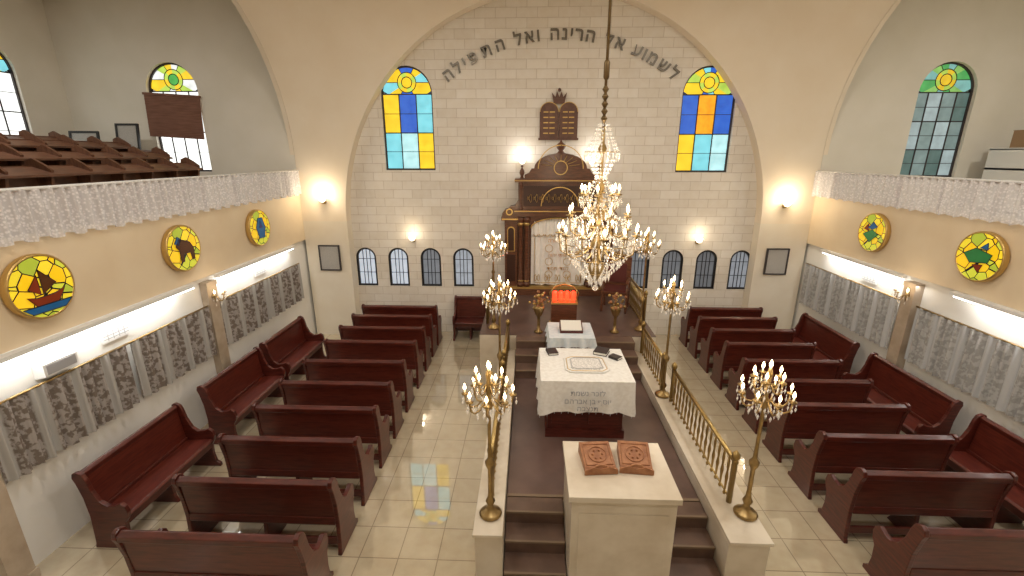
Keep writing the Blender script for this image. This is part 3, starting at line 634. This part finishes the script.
for x,y,z,h in ((-1.19,3.88,.911,1.56),(1.46,3.98,.911,1.57),(-1.25,6.42,.911,1.72),(1.28,6.42,.911,1.74),(-1.5,8.45,1.2,1.76),(1.38,8.45,1.2,1.84)): candelabra(x,y,z,h)
def chandelier(x,y,z):
    b=B(); M_=OLDB
    b.lathe([(.01,-.66),(.04,-.62),(.09,-.55),(.10,-.48),(.05,-.42),(.03,-.36),(.07,-.28),(.08,-.22),(.03,-.15),(.025,0),(.06,.06),(.065,.12),(.025,.18),(.02,.32),(.05,.38),(.05,.42),(.02,.48),(.018,.72),(.05,.78),(.02,.84),(.02,1.0)],(0,0,0),M_,12)
    for k in range(12): arm(b,(0,0,0),.43,2*pi*k/12,-.28,-.12,M_,.009,big=1.3)
    for k in range(8): arm(b,(0,0,0),.33,2*pi*k/8+.2,-.05,.08,M_,.008,big=1.3)
    for k in range(8): arm(b,(0,0,0),.20,2*pi*k/8+.5,.2,.3,M_,.007,big=1.1)
    for (r0,za,r1,zb,n,m) in ((.06,1.02,.17,.76,14,8),(.17,.76,.06,.5,14,7),(.06,.48,.22,.26,10,8),(.05,.2,.33,.02,12,9),(.06,-.1,.43,-.2,14,10),(.43,-.22,.10,-.62,18,14)):
        for k in range(n):
            a=2*pi*k/n
            for j in range(m):
                t=j/(m-1); rr=r0+(r1-r0)*t; zz=za+(zb-za)*t-.10*abs(r1-r0)*4*t*(1-t)
                b.octa((rr*math.cos(a),rr*math.sin(a),zz),.011,.034,CRYST)
    for (r,zz,n,l) in ((.18,.72,18,.12),(.2,.22,16,.10),(.30,-.02,18,.10),(.40,-.24,24,.12),(.26,-.42,20,.12),(.15,-.58,14,.12),(.07,-.66,8,.1)):
        b.tube([(r*math.cos(2*pi*k/24),r*math.sin(2*pi*k/24),zz+.03) for k in range(24)],.005,M_,4,True)
        for k in range(n):
            a=2*pi*k/n; b.octa((r*math.cos(a),r*math.sin(a),zz),.016,l,CRYST)
    b.ball((0,0,-.74),.035,CRYST,10,6)
    top=ZC-z
    b.tube([(0,0,1.0),(0,0,top-.06)],.015,DBR,6)
    for k in range(5): b.lathe([(.016,0),(.035,.03),(.016,.06)],(0,0,1.05+k*.07),DBR,8)
    b.lathe([(.02,0),(.03,.02),(.03,.16),(.02,.18)],(0,0,1.45),DBR,10)
    b.lathe([(.03,top-.12),(.1,top-.06),(.12,top-.005)],(0,0,0),DBR,14)
    b.obj('crystal_chandelier',(x,y,z))
    point('chandelier_light',(x,y,z-.05),60,(1,.85,.66),.35); point('chandelier_light',(x,y,z+.6),40,(1,.86,.68),.2)
chandelier(-.06,5.03,3.78)
def sconce(x,y,z,rz,power,col=(1,.82,.58),white=False):
    b=B(); b.lathe([(.05,0),(.05,.02),(.03,.04)],(0,0,0),WHITE if white else OLDB,12,True,Matrix.Rotation(pi/2,4,'X'))
    b.tube([(0,-.03,0),(0,-.09,-.02),(0,-.12,.0)],.012,WHITE if white else OLDB,6)
    b.lathe([(.015,0),(.05,.02),(.075,.06),(.085,.11),(.08,.11),(.0,.03)],(0,-.12,0),mat('frosted_sconce_glass',(1,.9,.75),.4,emit=(1,.87,.65),es=7),14)
    b.obj('sconce_lamp',(x,y,z),rz)
    q=Vector((x,y-.26,z+.2)); point('sconce_light',q,power,col,.06)
sconce(-5.74,YP-.002,3.42,0,28); sconce(5.08,YP-.002,3.36,0,28)
sconce(-3.72,YB-.002,2.45,0,7); sconce(3.30,YB-.002,2.45,0,7)
sconce(-1.0,YB-.002,4.30,0,11,(1,.95,.88),True); sconce(.62,YB-.002,4.30,0,11,(1,.95,.88),True)
def crystal_sconce(x,y,z,side):
    b=B(); b.lathe([(.05,0),(.05,.02)],(0,0,0),OLDB,10,True,Matrix.Rotation(pi/2,4,'X'))
    for a in (-pi/2-.9,-pi/2,-pi/2+.9): arm(b,(0,-.02,0),.16,a,-.02,.03,OLDB)
    b.obj('crystal_sconce_lamp',(x,y,z),pi/2 if side<0 else -pi/2); point('sconce_light',(x-side*.25,y,z+.25),3)
crystal_sconce(XL+.062,7.32,2.15,-1); crystal_sconce(XR-.082,7.70,2.2,1)
frame('memorial_plaque',(-5.75,YP-.02,1.76),0,.46,.58,0,fm=DARK,t=.03); frame('memorial_plaque',(5.10,YP-.02,1.76),0,.46,.58,0,fm=DARK,t=.03)
# unseen round discs and area lights, added above the frame for general fill
for x,y,p in ((-3.2,3.0,150),(2.7,3.0,150),(-.3,.2,140),(-3.2,7,105),(2.7,7,105)):
    b=B(); b.lathe([(.3,-.08),(.36,-.04),(.36,-.001)],(0,0,0),WHITE,24); b.lathe([(.02,-.10),(.25,-.095),(.3,-.08)],(0,0,0),mat('ceiling_fill_glow',(1,1,1),.5,emit=(1,.93,.82),es=2),24)
    b.obj('ceiling_fill_disc',(x,y,ZC))
    l=bpy.data.lights.new('ceiling_fill_light','AREA'); l.shape='DISK'; l.size=.6; l.energy=p; l.color=(1,.96,.90)
    o=bpy.data.objects.new('ceiling_fill_light',l); bpy.context.collection.objects.link(o); o.location=(x,y,ZC-.12)
for x in (-9.2,8.4):  # same added fill lamp, out of view over each gallery
    b=B(); b.lathe([(.3,-.08),(.36,-.04),(.36,-.001)],(0,0,0),WHITE,24); b.obj('ceiling_fill_disc',(x,6,ZC)); l=bpy.data.lights.new('ceiling_fill_light','AREA'); l.shape='DISK'; l.size=.6; l.energy=175; l.color=(1,.97,.91)
    o=bpy.data.objects.new('ceiling_fill_light',l); bpy.context.collection.objects.link(o); o.location=(x,6,ZC-.12)
for side,xs in ((-1,XL),(1,XR)):
    for y in (5.3,8.8):
        l=bpy.data.lights.new('fluorescent_light','AREA'); l.shape='RECTANGLE'; l.size=.06; l.size_y=2.6; l.energy=17; l.color=(1,.98,.95)
        o=bpy.data.objects.new('fluorescent_light',l); bpy.context.collection.objects.link(o); o.location=(xs-side*.06,y,2.39)
# world
wd=bpy.data.worlds.new('sky'); bpy.context.scene.world=wd; wd.use_nodes=True
nt=wd.node_tree; bg=nt.nodes['Background']; sk=nt.nodes.new('ShaderNodeTexSky'); sk.sky_type='HOSEK_WILKIE'; nt.links.new(sk.outputs[0],bg.inputs[0]); bg.inputs[1].default_value=.6
# ------------------------------------------------------------------ camera
cam=bpy.data.cameras.new('camera'); co=bpy.data.objects.new('camera',cam); bpy.context.collection.objects.link(co)
cam.sensor_width=36; cam.lens=16; p=math.atan(133/455); yaw=math.atan(18/455*math.cos(p))
co.location=(-.82,0,4.5); co.rotation_euler=(pi/2-p,0,yaw); cam.clip_start=.05
sc=bpy.context.scene; sc.camera=co
sc.view_settings.view_transform='Standard'; sc.view_settings.look='None'; sc.view_settings.exposure=-.78
